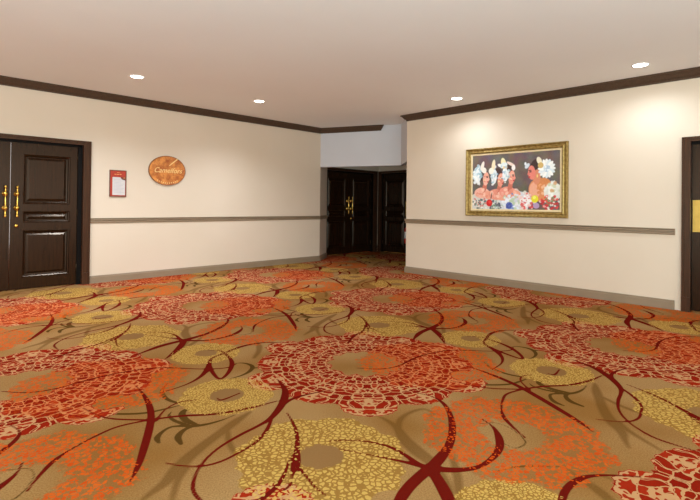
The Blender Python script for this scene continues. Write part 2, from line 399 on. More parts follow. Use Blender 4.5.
    e3 = t.math('MULTIPLY', t.math('GREATER_THAN', v3.outputs['Distance'], t.math('ADD', t.math('MULTIPLY', mar, 0.12), 0.08)), t.math('GREATER_THAN', v3c, 0.28))
    c = t.mix(t.math('MULTIPLY', t.math('MULTIPLY', emm, e3), t.math('SUBTRACT', 0.85, t.math('MULTIPLY', rm, 0.62))), c, t.mix(v3c, EMB1, EMB2))
    t.l(c, t.b.inputs['Base Color'])
    t.b.inputs['Roughness'].default_value = 1.0
    t.b.inputs['Specular IOR Level'].default_value = 0.0
    t.bump(yarn, 0.25, 0.004)
    return t.m
EYE_TONE = rgb(124, 88, 52)
BASE1 = rgb(160, 122, 78); BASE2 = rgb(136, 94, 48); BASE3 = rgb(108, 68, 30)
SHADE = rgb(96, 62, 26); OLIVE = rgb(70, 45, 16)
GOLDBG = rgb(138, 97, 40); GOLD = rgb(190, 150, 78)
EMBBG = rgb(130, 74, 30); EMB1 = rgb(186, 50, 8); EMB2 = rgb(196, 84, 26)
ROSEBG = rgb(182, 132, 90); ROSE1 = rgb(120, 24, 12); ROSE2 = rgb(150, 40, 20)
MAROON = rgb(94, 19, 12)

def make_floor():
    fields, (RX, RY) = carpet_fields()
    xs = np.concatenate([np.arange(-10.5, -4.8, .1), np.arange(-4.8, 4.6, .0125), np.arange(4.6, 8.6, .1)])
    ys = np.concatenate([np.arange(-3, 1.4, .1), np.arange(1.4, 5.2, .0125), np.arange(5.2, 9.0, .022), np.arange(9.0, 14.6, .05)])
    X, Y = np.meshgrid(xs, ys, indexing='ij'); nx, ny = X.shape
    co = np.stack([X.ravel(), Y.ravel(), np.zeros(nx*ny)], 1)
    i, j = np.meshgrid(np.arange(nx-1), np.arange(ny-1), indexing='ij')
    a = (i*ny+j).ravel(); F = np.stack([a, a+ny, a+ny+1, a+1], 1)
    me = bpy.data.meshes.new('floor')
    me.vertices.add(len(co)); me.vertices.foreach_set('co', co.ravel())
    me.loops.add(F.size); me.loops.foreach_set('vertex_index', F.ravel().astype(np.int32))
    me.polygons.add(len(F)); me.polygons.foreach_set('loop_start', (np.arange(len(F))*4).astype(np.int32))
    me.update(calc_edges=True)
    x, y = co[:, 0], co[:, 1]
    for k, Fd in fields.items():
        me.attributes.new(k, 'FLOAT', 'POINT').data.foreach_set('value', sample(Fd, x, y).astype(np.float32))
    # vector from the nearest rosette centre, exact per vertex
    bd = np.full(x.shape, 1e9); VX = np.zeros_like(x); VY = np.zeros_like(x)
    u0 = np.floor(MI[0, 0]*(x-ROSE_C[0])+MI[0, 1]*(y-ROSE_C[1])); v0 = np.floor(MI[1, 0]*(x-ROSE_C[0])+MI[1, 1]*(y-ROSE_C[1]))
    for di in (-1, 0, 1, 2):
        for dj in (-1, 0, 1, 2):
            qx = x-ROSE_C[0]-(u0+di)*LA[0]-(v0+dj)*LB[0]; qy = y-ROSE_C[1]-(u0+di)*LA[1]-(v0+dj)*LB[1]
            d = np.hypot(qx, qy); k = d < bd; bd[k] = d[k]; VX[k] = qx[k]; VY[k] = qy[k]
    me.attributes.new('rosette', 'FLOAT_VECTOR', 'POINT').data.foreach_set('vector', np.stack([VX, VY, VX*0], 1).ravel().astype(np.float32))
    me.materials.append(carpet_material())
    o = bpy.data.objects.new('floor', me); COL.objects.link(o)
    tag(o, 'tan carpet woven with red rosettes, gold and orange lace rings and maroon scrolls', 'carpet', kind='structure')
make_floor()

# ------------------------------------------------------------------ room shell
bx('ceiling', [(-11, 8.6, -3, 14.6, CEIL, CEIL+0.1)], M_ceil)
tag(bpy.data.objects['ceiling'], 'smooth off-white flat ceiling over the whole foyer', 'ceiling', kind='structure')

S_END = 6.65                                  # where the left wall ends at the recess
DOOR_TOP = 2.09
P_L = at_wall('L', S_END); P_N = Vector((-0.53, 10.78, 0))
H0 = P_L.copy(); H1 = Vector((1.012, 9.42, 0)); R0 = at_wall('R', -5.318)

bm = bmesh.new()                              # left wall with the opening for its double doors
slab_wall(bm, at_wall('L', -7), at_wall('L', 0.29), 0, CEIL, 0.2)
slab_wall(bm, at_wall('L', 0.29), at_wall('L', 2.11), DOOR_TOP-0.05, CEIL, 0.2)
slab_wall(bm, at_wall('L', 2.11), P_L, 0, CEIL, 0.2)
tag(obj('wall_left', bm, M_wall), 'long cream wall on the left with a chair rail', 'wall', kind='structure')
bm = bmesh.new()                              # short return into the recess and the bulkhead over its mouth
slab_wall(bm, P_L, P_N, 0, CEIL, 0.2)
tag(obj('wall_recess', bm, M_wall), 'short return wall at the left of the recess', 'wall', kind='structure')
bm = bmesh.new()
slab_wall(bm, H0+Vector((0.0, 0.0, 0)), H1, 2.01, CEIL, 0.14)
slab_wall(bm, H1, R0+Vector((0.0, 0.0, 0)), 2.01, CEIL, 0.12)
tag(obj('wall_header', bm, M_header), 'pale bulkhead above the mouth of the door recess', 'wall', kind='structure')
bm = bmesh.new()                              # right wall with the opening for the door at the far right
slab_wall(bm, R0, at_wall('R', -1.14), 0, CEIL, 0.15)
slab_wall(bm, at_wall('R', -1.14), at_wall('R', -0.08), 2.0, CEIL, 0.15)
slab_wall(bm, at_wall('R', -0.08), at_wall('R', 6.5), 0, CEIL, 0.15)
tag(obj('wall_right', bm, M_wall), 'long cream wall on the right that carries the painting', 'wall', kind='structure')
# walls at the back of the recess: one parallel to the left wall, one parallel to the right wall
DA = Vector((-0.50, 11.10, 0)); du = Vector((CA, SA, 0)); dv = Vector((SA, -CA, 0))
CORNER = DA + du*1.76
bm = bmesh.new()
slab_wall(bm, DA-du*1.2, DA-du*0.19, 0, CEIL, 0.2)
slab_wall(bm, DA-du*0.19, DA+du*1.63, DOOR_TOP-0.05, CEIL, 0.2)
slab_wall(bm, DA+du*1.63, CORNER+du*0.2, 0, CEIL, 0.2)
tag(obj('wall_recess_left', bm, M_wall), 'back wall of the recess around its double doors', 'wall', kind='structure')
bm = bmesh.new()
slab_wall(bm, CORNER, CORNER+dv*0.06, 0, CEIL, 0.2)
slab_wall(bm, CORNER+dv*0.06, CORNER+dv*1.93, DOOR_TOP-0.05, CEIL, 0.2)
slab_wall(bm, CORNER+dv*1.93, CORNER+dv*5.5, 0, CEIL, 0.2)
tag(obj('wall_recess_right', bm, M_wall), 'back wall of the recess beside the second pair of doors', 'wall', kind='structure')
bm = bmesh.new()
slab_wall(bm, CORNER+dv*5.5, CORNER+dv*5.5-du*2.12, 0, CEIL, 0.2)
tag(obj('wall_corridor', bm, M_wall), 'end wall of the passage behind the right wall', 'wall', kind='structure')

# ------------------------------------------------------------------ mouldings
CR = [(0, CEIL), (0, CEIL-0.107), (0.012, CEIL-0.107), (0.016, CEIL-0.085), (0.04, CEIL-0.07), (0.06, CEIL-0.045), (0.072, CEIL-0.03), (0.09, CEIL-0.022), (0.09, CEIL)]
RAIL = [(0, 0.965), (0, 0.889), (0.012, 0.889), (0.018, 0.900), (0.018, 0.912), (0.010, 0.918), (0.010, 0.926), (0.024, 0.932), (0.024, 0.946), (0.014, 0.951), (0.028, 0.957), (0.028, 0.965)]
BASE = [(0, 0), (0, 0.111), (0.006, 0.111), (0.012, 0.100), (0.010, 0.092), (0.018, 0.086), (0.018, 0)]
hd = (H1-H0).normalized()
def mould(name, path, prof, mat, label, cat, start=0.0, end=0.0):
    bm = bmesh.new(); sweep(bm, path, list(reversed(prof)), start, end)
    return tag(obj(name, bm, mat), label, cat, kind='structure')
nd = (P_N-P_L).normalized()
mould('trim_1', [at_wall('L', -7), P_L, H0+hd*1.36], CR, M_crown, 'dark crown moulding along the left wall and across the bulkhead', 'moulding', 0, 1)
mould('trim_2', [R0, at_wall('R', 6.5)], CR, M_crown, 'dark crown moulding along the top of the right wall', 'moulding', 1, 0)
mould('trim_3', [at_wall('L', 2.16), P_L, P_L+nd*0.70], RAIL, M_trim, 'taupe chair rail along the left wall', 'moulding')
mould('trim_4', [R0, at_wall('R', -1.254)], RAIL, M_trim, 'taupe chair rail under the painting on the right wall', 'moulding', 1, 0)
mould('baseboard_left', [at_wall('L', 2.16), P_L, P_L+nd*0.70], BASE, M_trim, 'taupe baseboard along the left wall', 'baseboard')
mould('baseboard_right', [R0, at_wall('R', -1.254)], BASE, M_trim, 'taupe baseboard along the right wall', 'baseboard', 1, 0)
mould('baseboard_left.001', [at_wall('L', -7), at_wall('L', 0.24)], BASE, M_trim, 'taupe baseboard left of the left double doors', 'baseboard')

# ------------------------------------------------------------------ doors
PANELS = [(0.165, 0.812), (0.912, 1.07), (1.165, 1.845)]
def leaf(parent, x0, w, top, pull, hinge, keyhole=False, plate=None, panels=PANELS, stile=(0.135, 0.095)):
    """One framed door leaf; pull = +1 if its closing edge is on the left (x0), -1 if on the right."""
    y0, y1 = 0.055, 0.10
    sl, sr = (stile if pull > 0 else stile[::-1])
    L = [(x0, x0+sl, y0, y1, 0.01, top), (x0+w-sr, x0+w, y0, y1, 0.01, top)]
    zs = [0.01]
    for a, b in panels: zs += [a, b]
    zs.append(top)
    for k in range(0, len(zs), 2): L.append((x0+sl, x0+w-sr, y0, y1, zs[k], zs[k+1]))
    lf = bx('door_leaf', L, M_door, parent)
    for a, b in panels:
        bm = bmesh.new()
        px0, px1 = x0+sl, x0+w-sr
        # stepped moulding, then a bevelled raised field
        steps = [(0, -0.004), (0.010, -0.012), (0.022, -0.004), (0.030, 0.020), (0.046, 0.022), (0.075, 0.006)]
        rings = []
        for ins, dy in steps:
            rings.append([bm.verts.new(p) for p in ((px0+ins, y0+dy, a+ins), (px1-ins, y0+dy, a+ins), (px1-ins, y0+dy, b-ins), (px0+ins, y0+dy, b-ins))])
        back = [bm.verts.new(p) for p in ((px0, y1-0.01, a), (px1, y1-0.01, a), (px1, y1-0.01, b), (px0, y1-0.01, b))]
        for r0, r1 in zip([back]+rings, rings):
            for i in range(4): bm.faces.new((r0[i], r0[(i+1) % 4], r1[(i+1) % 4], r1[i]))
        bm.faces.new(rings[-1]); bm.faces.new(back)
        obj('panel', bm, M_door, lf)
    cx = x0+0.07 if pull > 0 else x0+w-0.055
    if plate is None:
        bm = bmesh.new()
        prof = [(0.004, 0.985), (0.014, 0.99), (0.016, 1.005), (0.011, 1.02), (0.009, 1.06), (0.013, 1.085), (0.018, 1.11), (0.013, 1.135), (0.0085, 1.16),
                (0.011, 1.20), (0.0085, 1.25), (0.013, 1.275), (0.018, 1.30), (0.013, 1.325), (0.009, 1.345), (0.011, 1.375), (0.017, 1.39), (0.015, 1.405), (0.004, 1.41)]
        lathe(bm, prof, 'Z', (cx, y0-0.055, 0), 14)
        hnd = obj('door_handle', bm, M_brass, lf, smooth=True)
        for z in (1.11, 1.30):
            bm = bmesh.new()
            lathe(bm, [(0.036, 0), (0.034, -0.008), (0.018, -0.014), (0.012, -0.03), (0.02, -0.042), (0.024, -0.055), (0.02, -0.068), (0.006, -0.074)], 'Y', (cx, y0, z), 16)
            obj('handle_mount', bm, M_brass, lf, smooth=True)
    else:
        bx('push_plate', [(plate[0], plate[1], y0-0.004, y0, plate[2], plate[3])], M_plate, lf, bevel=0.001)
    if keyhole:
        bm = bmesh.new(); lathe(bm, [(0.026, 0), (0.026, -0.006), (0.020, -0.012), (0.016, -0.02), (0.004, -0.022)], 'Y', (cx, y0, 0.869), 16)
        obj('lock', bm, M_brass, lf, smooth=True)
    hx = x0+w if pull > 0 else x0
    for z in (0.25, 1.05, 1.85):
        bm = bmesh.new(); lathe(bm, [(0.007, -0.05), (0.007, 0.05)], 'Z', (hx, y0-0.006, z), 10)
        obj('hinge', bm, M_hinge, lf, smooth=True)
    return lf

def casing(parent, x0, x1, top, cw=0.10, stop=0.088, depth=0.15):
    def side(a, b):
        m = 1 if b > a else -1
        return [(min(a, b), max(a, b), -0.022, 0.03, 0, top), (min(a, a+m*0.022), max(a, a+m*0.022), -0.034, -0.02, 0.17, top),
                (min(a, b), max(a, b), -0.04, -0.02, 0, 0.17), (min(b-m*0.02, b), max(b-m*0.02, b), -0.030, -0.02, 0.17, top-cw+0.01)]
    L = side(x0, x0+cw)+side(x1, x1-cw)
    L += [(x0+cw, x1-cw, -0.022, 0.03, top-cw*0.62, top), (x0, x1, -0.034, -0.02, top-0.022, top), (x0+cw, x1-cw, -0.030, -0.02, top-cw*0.62, top-cw*0.62+0.014)]
    c = bx('casing', L, M_case, parent)
    it = top-cw*0.62
    j = bx('door_jamb', [(x0+cw-0.03, x0+cw+stop, 0.03, depth, 0, it), (x1-cw-stop, x1-cw+0.03, 0.03, depth, 0, it), (x0+cw, x1-cw, 0.03, depth, it-0.03, it+0.02)], M_dark, parent)
    return c

def at_frame(name, org, rot):
    return empty(name, org, rot)

# door_1: double doors in the left wall, seam at s = 1.20
def double_door(name, org, rot, label, keyhole=True):
    """origin on the floor at the seam"""
    e = at_frame(name, org, rot)
    casing(e, -0.959, 0.959, DOOR_TOP, stop=0.056)
    leaf(e, 0.003, 0.80, 2.0, +1, 1, keyhole=keyhole)
    leaf(e, -0.803, 0.80, 2.0, -1, -1)
    return tag(e, label, 'door', kind='structure')
double_door('door_1', at_wall('L', 1.20), ROT_L, 'dark panelled double doors with brass pulls at the far left')
double_door('door_2', DA+du*0.72, ROT_L, 'dark panelled double doors with brass pulls in the recess')
e = at_frame('door_3', CORNER, ROT_R)
casing(e, 0.01, 1.98, DOOR_TOP, cw=0.08, stop=0.02)
leaf(e, 0.11, 0.877, 2.013, -1, -1, plate=(0.86, 0.97, 0.932, 1.306), stile=(0.18, 0.10))
leaf(e, 0.99, 0.877, 2.013, 1, 1, plate=(1.01, 1.12, 0.932, 1.306), stile=(0.18, 0.10))
tag(e, 'dark panelled doors with brass push plates at the right of the recess', 'door', kind='structure')
e = at_frame('door_4', at_wall('R', -1.186), ROT_R)
casing(e, 0, 1.16, 2.045, cw=0.085, stop=0.0)
leaf(e, 0.088, 0.984, 1.985, 1, 1, plate=(0.095, 0.21, 0.932, 1.306), panels=[(0.165, 0.80), (0.90, 1.06), (1.16, 1.83)], stile=(0.20, 0.10))
tag(e, 'dark wooden door with a brass push plate at the far right', 'door', kind='structure')

# ------------------------------------------------------------------ recessed ceiling lights
t = NT('lamp_glow'); t.b.inputs['Emission Color'].default_value = (1, 0.93, 0.82, 1); t.b.inputs['Emission Strength'].default_value = 14
M_glow = t.m
spot = bpy.data.lights.new('downlight_lamp', 'SPOT'); spot.energy = LAMP_POWER; spot.color = LAMP_COLOR
spot.spot_size = math.radians(140); spot.spot_blend = 1.0; spot.shadow_soft_size = 0.07
spot_r = spot.copy(); spot_r.energy = LAMP_R; spot_r.spot_size = math.radians(158); spot_r.spot_blend = 0.75
def make_downlight():
    r = empty('ceiling_light', (0, 0, CEIL))
    bm = bmesh.new()
    seg = 32; rings = []
    for rad, z in ((0.092, 0.0), (0.092, -0.004), (0.081, -0.008), (0.074, -0.003)):
        rings.append([bm.verts.new((rad*math.cos(2*math.pi*i/seg), rad*math.sin(2*math.pi*i/seg), z)) for i in range(seg)])
    for a, b in zip(rings, rings[1:]):
        for i in range(seg): bm.faces.new((a[i], a[(i+1) % seg], b[(i+1) % seg], b[i]))
    obj('trim_ring', bm, M_white, r, smooth=True)
    bm = bmesh.new(); lathe(bm, [(0.075, -0.001), (0.075, -0.004), (0.05, -0.006), (0.01, -0.007)], 'Z', (0, 0, 0), 32)
    obj('diffuser', bm, M_glow, r, smooth=True)
    l = bpy.data.objects.new('lamp', spot); COL.objects.link(l); l.parent = r; l.location = (0, 0, -0.02)
    return r
first = make_downlight()
LIGHTS = [((-2.78, 6.08), 'round recessed ceiling light nearest the dark doors at the far left'),
          ((-1.46, 7.45), 'round recessed ceiling light over the middle of the left wall'),
          ((1.60, 7.11), 'round recessed ceiling light just above and left of the painting'),
          ((3.29, 5.34), 'round recessed ceiling light near the door at the far right'),
          ]
for k, ((x, y), lab) in enumerate(LIGHTS):
    if k == 0: r = first
    else:
        r = first.copy(); COL.objects.link(r)
        for ch in list(first.children):
            c = ch.copy(); COL.objects.link(c); c.parent = r
    r.location = (x, y, CEIL)
    if x > 0:
        for ch in r.children:
            if ch.type == 'LIGHT': ch.data = spot_r
    tag(r, lab, 'ceiling light', 'recessed ceiling lights')
# side rows carry on out of frame, light only; middle three are added fill
spot_m = spot.copy(); spot_m.energy = LAMP_M
for x, y, d in ((-4.1, 4.71, spot), (-5.4, 3.34, spot), (4.98, 3.57, spot_r), (-1.6, 3.1, spot_m), (1.6, 3.1, spot_m), (0, 0.3, spot_m)):
    l = bpy.data.objects.new('downlight_lamp', d); COL.objects.link(l); l.location = (x, y, CEIL-0.02)

# ------------------------------------------------------------------ framed painting
FW, FH = 1.595, 1.068
pic = empty('painting', at_wall('R', -4.08, 1.052), ROT_R)
tag(pic, 'gilt-framed painting of four women in white flower headdresses on the right wall', 'painting')
def rect_sweep(bm, w, h, prof):
    """prof: (inset, y) rings from the outside in, on the wall plane y=0, room side negative"""
    rings = [[bm.verts.new(p) for p in ((i, y, i), (w-i, y, i), (w-i, y, h-i), (i, y, h-i))] for i, y in prof]
    for a, b in zip(rings, rings[1:]):
        for k in range(4): bm.faces.new((a[k], a[(k+1) % 4], b[(k+1) % 4], b[k]))
    return rings
tg = NT('gilt'); v = tg.objco()
tg.l(tg.mix(tg.step(tg.noise(26, 4, v), 0.35, 0.7), rgb(138, 110, 52), rgb(184, 156, 92)), tg.b.inputs['Base Color'])
tg.b.inputs['Metallic'].default_value = 0.6; tg.b.inputs['Roughness'].default_value = 0.38
tg.bump(tg.noise(90, 3, v), 0.4, 0.004)
bm = bmesh.new()
rect_sweep(bm, FW, FH, [(0, 0), (0, -0.03), (0.008, -0.048), (0.018, -0.05), (0.026, -0.04), (0.032, -0.034), (0.05, -0.03), (0.062, -0.038), (0.070, -0.038), (0.082, -0.024), (0.086, -0.014)])
fr = obj('frame', bm, tg.m, pic)
bm = bmesh.new()                               # carved beading round the outer edge
def beads(x0, z0, x1, z1, n):
    for i in range(n):
        f = (i+0.5)/n; c = Vector((x0+(x1-x0)*f, -0.049, z0+(z1-z0)*f))
        bmesh.ops.create_icosphere(bm, subdivisions=1, radius=0.0085, matrix=Matrix.Translation(c))
beads(0.012, 0.012, FW-0.012, 0.012, 74); beads(0.012, FH-0.012, FW-0.012, FH-0.012, 74)
beads(0.012, 0.012, 0.012, FH-0.012, 50); beads(FW-0.012, 0.012, FW-0.012, FH-0.012, 50)
obj('beading', bm, tg.m, fr, smooth=True)
bm = bmesh.new(); rect_sweep(bm, FW, FH, [(0.086, -0.018), (0.088, -0.022), (0.112, -0.016), (0.114, -0.008)])
obj('liner', bm, paint_mat('linen_liner', rgb(232, 206, 160), rgb(222, 194, 146), 0.8, 30, 0.1), pic)

def paint_canvas():
    rs = np.random.RandomState(5)
    W, H = 300, 184
    asp = W/H
    yy, xx = np.mgrid[0:H, 0:W]; X = (xx+0.5)/W; Y = (yy+0.5)/H*1.0      # Y from the top
    img = np.zeros((H, W, 3)); img[:] = (104, 90, 84)
    n = rs.rand(12, 20, 3)
    gx = np.clip(X*19, 0, 18.99); gy = np.clip(Y*11, 0, 10.99); i0 = gx.astype(int); j0 = gy.astype(int); fx = (gx-i0)[..., None]; fy = (gy-j0)[..., None]
    nn = n[j0, i0]*(1-fx)*(1-fy)+n[j0, i0+1]*fx*(1-fy)+n[j0+1, i0]*(1-fx)*fy+n[j0+1, i0+1]*fx*fy
    img += (nn-0.5)*26
    def ell(cx, cy, rx, ry, col, ang=0.0, a=1.0):
        c, s = math.cos(ang), math.sin(ang); dx = (X-cx)*asp; dy = Y-cy
        u = (dx*c+dy*s)/(rx*asp); v_ = (-dx*s+dy*c)/ry
        m = np.clip((1-np.hypot(u, v_))*min(rx*asp, ry)*H*0.9+0.5, 0, 1)[..., None]*a
        img[:] = img*(1-m)+np.array(col, float)*m
    def dab(cx, cy, sx, sy, cols, k, r=(0.008, 0.02), el=2.2, ang=None):
        for _ in range(k):
            q = rs.rand()*0.9+0.1; th = rs.rand()*6.283
            rr = r[0]+rs.rand()*(r[1]-r[0])
            ell(cx+math.cos(th)*sx*q, cy+math.sin(th)*sy*q, rr, rr*el, cols[rs.randint(len(cols))], rs.rand()*3.1 if ang is None else ang+rs.randn()*0.3, 0.85)
    WH = [(240, 238, 232), (222, 228, 228), (250, 246, 238), (180, 200, 206)]
    SK = [(240, 172, 148), (228, 140, 116), (246, 198, 172)]
    # pale shawls and frills massed behind the shoulders
    for cx_, cy_, n_ in ((0.10, 0.74, 26), (0.30, 0.76, 26), (0.50, 0.74, 30), (0.62, 0.80, 30)):
        dab(cx_, cy_, 0.09, 0.10, [(236, 226, 214), (226, 206, 196), (214, 220, 220), (240, 206, 186)], n_, (0.012, 0.024))
    # dresses across the bottom
    ell(0.11, 0.92, 0.16, 0.24, (214, 206, 196)); ell(0.30, 0.92, 0.15, 0.24, (216, 208, 198)); ell(0.50, 0.92, 0.17, 0.27, (214, 212, 216))
    # three women in profile looking right
    for (fx_, fy_, sk) in ((0.165, 0.44, (240, 178, 156)), (0.345, 0.47, (232, 148, 124)), (0.475, 0.43, (236, 146, 126))):
        ell(fx_-0.045, fy_+0.26, 0.095, 0.10, sk); ell(fx_+0.035, fy_+0.30, 0.075, 0.075, (236, 160, 132))
        ell(fx_-0.010, fy_+0.15, 0.026, 0.11, (206, 112, 90), 0.2)
        ell(fx_-0.03, fy_-0.09, 0.052, 0.13, (70, 44, 40))
        ell(fx_+0.005, fy_, 0.037, 0.125, sk, 0.08); ell(fx_+0.012, fy_-0.06, 0.027, 0.05, (240, 170, 144))
        ell(fx_+0.038, fy_+0.005, 0.012, 0.03, sk, -0.4)
        dab(fx_-0.03, fy_+0.27, 0.08, 0.08, SK, 14, (0.010, 0.02)); dab(fx_, fy_+0.02, 0.022, 0.08, [sk, (246, 196, 172), (222, 130, 108)], 8, (0.006, 0.010))
        ell(fx_+0.022, fy_-0.025, 0.010, 0.010, (70, 40, 40)); ell(fx_+0.020, fy_-0.045, 0.014, 0.006, (80, 44, 40))
        ell(fx_+0.030, fy_+0.058, 0.010, 0.011, (190, 36, 36)); ell(fx_-0.014, fy_+0.02, 0.008, 0.014, (240, 220, 150))
    ell(0.06, 0.36, 0.052, 0.15, (226, 232, 232)); dab(0.06, 0.36, 0.065, 0.19, WH+[(150, 182, 190)], 46, (0.008, 0.016))
    ell(0.125, 0.20, 0.020, 0.09, (238, 222, 206), 0.3); ell(0.145, 0.28, 0.030, 0.06, (240, 226, 212), -0.6)
    ell(0.27, 0.40, 0.036, 0.14, (232, 232, 230)); dab(0.27, 0.39, 0.048, 0.17, WH+[(160, 190, 210)], 30, (0.007, 0.014))
    ell(0.262, 0.20, 0.022, 0.11, (238, 218, 178), 0.15); ell(0.235, 0.30, 0.030, 0.06, (240, 232, 214))
    ell(0.385, 0.17, 0.030, 0.10, (240, 222, 168), -0.25); ell(0.40, 0.24, 0.030, 0.05, (226, 190, 130)); ell(0.35, 0.21, 0.040, 0.030, (244, 234, 214), 0.4); ell(0.47, 0.19, 0.055, 0.026, (238, 208, 190), 0.5)
    ell(0.405, 0.38, 0.034, 0.12, (236, 236, 234)); dab(0.405, 0.35, 0.046, 0.17, WH+[(176, 194, 214)], 26, (0.007, 0.014)); ell(0.50, 0.26, 0.022, 0.05, (244, 234, 226))
    # fourth woman on the right, facing left
    ell(0.80, 0.66, 0.13, 0.20, (222, 140, 88), 0.5); ell(0.74, 0.66, 0.06, 0.14, (236, 168, 136)); ell(0.84, 0.58, 0.08, 0.12, (214, 132, 74), 0.7)
    ell(0.745, 0.28, 0.062, 0.15, (64, 40, 34), 0.2); ell(0.76, 0.44, 0.040, 0.13, (220, 136, 100))
    ell(0.705, 0.36, 0.040, 0.125, (232, 130, 112), -0.08); ell(0.672, 0.375, 0.013, 0.03, (228, 120, 104), 0.4)
    ell(0.69, 0.345, 0.012, 0.010, (60, 34, 34)); ell(0.685, 0.32, 0.016, 0.007, (70, 40, 36)); ell(0.678, 0.435, 0.011, 0.013, (196, 36, 40)); ell(0.765, 0.42, 0.007, 0.03, (244, 214, 130))
    for k in range(16):
        a_ = k*2*math.pi/16; ell(0.862+0.052*math.cos(a_), 0.30+0.085*asp*0.62*math.sin(a_)*1.15, 0.042, 0.030, WH[k % 3], math.atan2(math.sin(a_), math.cos(a_)))
    ell(0.865, 0.30, 0.034, 0.06, (206, 216, 222)); dab(0.865, 0.30, 0.03, 0.05, [(180, 196, 210), (236, 240, 240)], 16, (0.006, 0.010))
    ell(0.785, 0.16, 0.026, 0.07, (240, 226, 196), -0.4); ell(0.80, 0.24, 0.030, 0.05, (214, 176, 104)); ell(0.655, 0.24, 0.020, 0.055, (214, 218, 222), 0.7); ell(0.635, 0.20, 0.012, 0.03, (230, 232, 232))
    dab(0.82, 0.62, 0.07, 0.12, [(236, 164, 112), (216, 132, 76), (244, 190, 150), (222, 146, 98)], 20, (0.010, 0.02)); dab(0.38, 0.20, 0.05, 0.06, WH+[(238, 206, 150)], 14, (0.008, 0.016))
    # ruffled dresses with flowers
    dab(0.10, 0.90, 0.10, 0.12, [(240, 238, 230), (120, 140, 120), (206, 120, 110), (84, 96, 92), (228, 214, 200)], 60, (0.007, 0.014))
    dab(0.30, 0.93, 0.09, 0.09, [(236, 236, 230), (110, 132, 100), (150, 170, 160), (90, 90, 100)], 44, (0.007, 0.014))
    dab(0.49, 0.88, 0.12, 0.16, [(238, 240, 244), (224, 228, 238), (120, 140, 190), (236, 232, 226), (190, 204, 170)], 70, (0.008, 0.018))
    ell(0.455, 0.93, 0.040, 0.06, (86, 104, 176)); dab(0.46, 0.93, 0.03, 0.05, [(70, 84, 160), (130, 146, 206)], 14)
    dab(0.66, 0.86, 0.10, 0.14, [(226, 96, 92), (244, 236, 230), (208, 60, 60), (240, 200, 190), (248, 240, 236)], 80, (0.007, 0.016))
    ell(0.93, 0.70, 0.09, 0.16, (226, 222, 208), 0.6); dab(0.92, 0.66, 0.08, 0.14, [(236, 232, 220), (206, 206, 170), (246, 242, 232), (212, 160, 110)], 40, (0.008, 0.018))
    dab(0.90, 0.88, 0.10, 0.12, [(206, 40, 46), (244, 240, 232), (226, 70, 60), (180, 40, 44), (120, 140, 90), (240, 226, 214)], 90, (0.007, 0.015))
    ell(0.215, 0.885, 0.037, 0.065, (212, 30, 30)); ell(0.22, 0.87, 0.018, 0.03, (236, 60, 50)); ell(0.24, 0.76, 0.005, 0.06, (60, 50, 44), 0.2)
    ell(0.74, 0.815, 0.038, 0.065, (232, 214, 40)); ell(0.735, 0.79, 0.018, 0.03, (248, 238, 110)); ell(0.755, 0.93, 0.034, 0.05, (180, 150, 184))
    img += rs.randn(H, W, 1)*4
    return np.clip(img, 0, 255)/255
def make_canvas(parent, x0, z0, w, h, y):
    img = paint_canvas(); H, W, _ = img.shape
    lin = np.where(img <= 0.04045, img/12.92, ((img+0.055)/1.055)**2.4)
    jj, ii = np.mgrid[0:H+1, 0:W+1]
    co = np.stack([x0+ii/W*w, np.full(ii.shape, y), z0+h-jj/H*h], -1).reshape(-1, 3)
    j, i = np.mgrid[0:H, 0:W]; a = (j*(W+1)+i).ravel(); F = np.stack([a, a+W+1, a+W+2, a+1], 1)
    me = bpy.data.meshes.new('canvas')
    me.vertices.add(len(co)); me.vertices.foreach_set('co', co.ravel())
    me.loops.add(F.size); me.loops.foreach_set('vertex_index', F.ravel().astype(np.int32))
    me.polygons.add(len(F)); me.polygons.foreach_set('loop_start', (np.arange(len(F))*4).astype(np.int32))
    me.update(calc_edges=True)
    at_ = me.attributes.new('pigment', 'FLOAT_COLOR', 'CORNER')
    at_.data.foreach_set('color', np.repeat(np.concatenate([lin.reshape(-1, 3), np.ones((H*W, 1))], 1), 4, axis=0).ravel().astype(np.float32))
    t = NT('oil_paint'); nd_ = t.n('ShaderNodeAttribute'); nd_.attribute_name = 'pigment'
    t.l(nd_.outputs['Color'], t.b.inputs['Base Color']); t.b.inputs['Roughness'].default_value = 0.5
    t.bump(t.noise(160, 3, t.objco()), 0.3, 0.003)
    me.materials.append(t.m)
    o = bpy.data.objects.new('canvas', me); COL.objects.link(o); o.parent = parent
make_canvas(pic, 0.112, 0.112, FW-0.224, FH-0.224, -0.012)
bx('backing', [(0.01, FW-0.01, -0.008, -0.001, 0.01, FH-0.01)], M_dark, pic)

# ------------------------------------------------------------------ lettering
def letters(parent, text, mat, size, x, y, z, shear=0.0, ext=0.001, name='lettering', align='CENTER', sx=1.0):
    cu = bpy.data.curves.new('text', 'FONT'); cu.body = text; cu.size = size; cu.align_x = align; cu.shear = shear
    cu.extrude = ext; cu.resolution_u = 3
    tmp = bpy.data.objects.new('text', cu); COL.objects.link(tmp)
    dg = bpy.context.evaluated_depsgraph_get(); me = bpy.data.meshes.new_from_object(tmp.evaluated_get(dg))
    bpy.data.objects.remove(tmp); me.name = name; me.materials.clear(); me.materials.append(mat)
    me.transform(Matrix.Translation((x, y, z)) @ Matrix.Rotation(math.pi/2, 4, 'X') @ Matrix.Diagonal((sx, 1, 1, 1)))
    o = bpy.data.objects.new(name, me); COL.objects.link(o); o.parent = parent
    return o

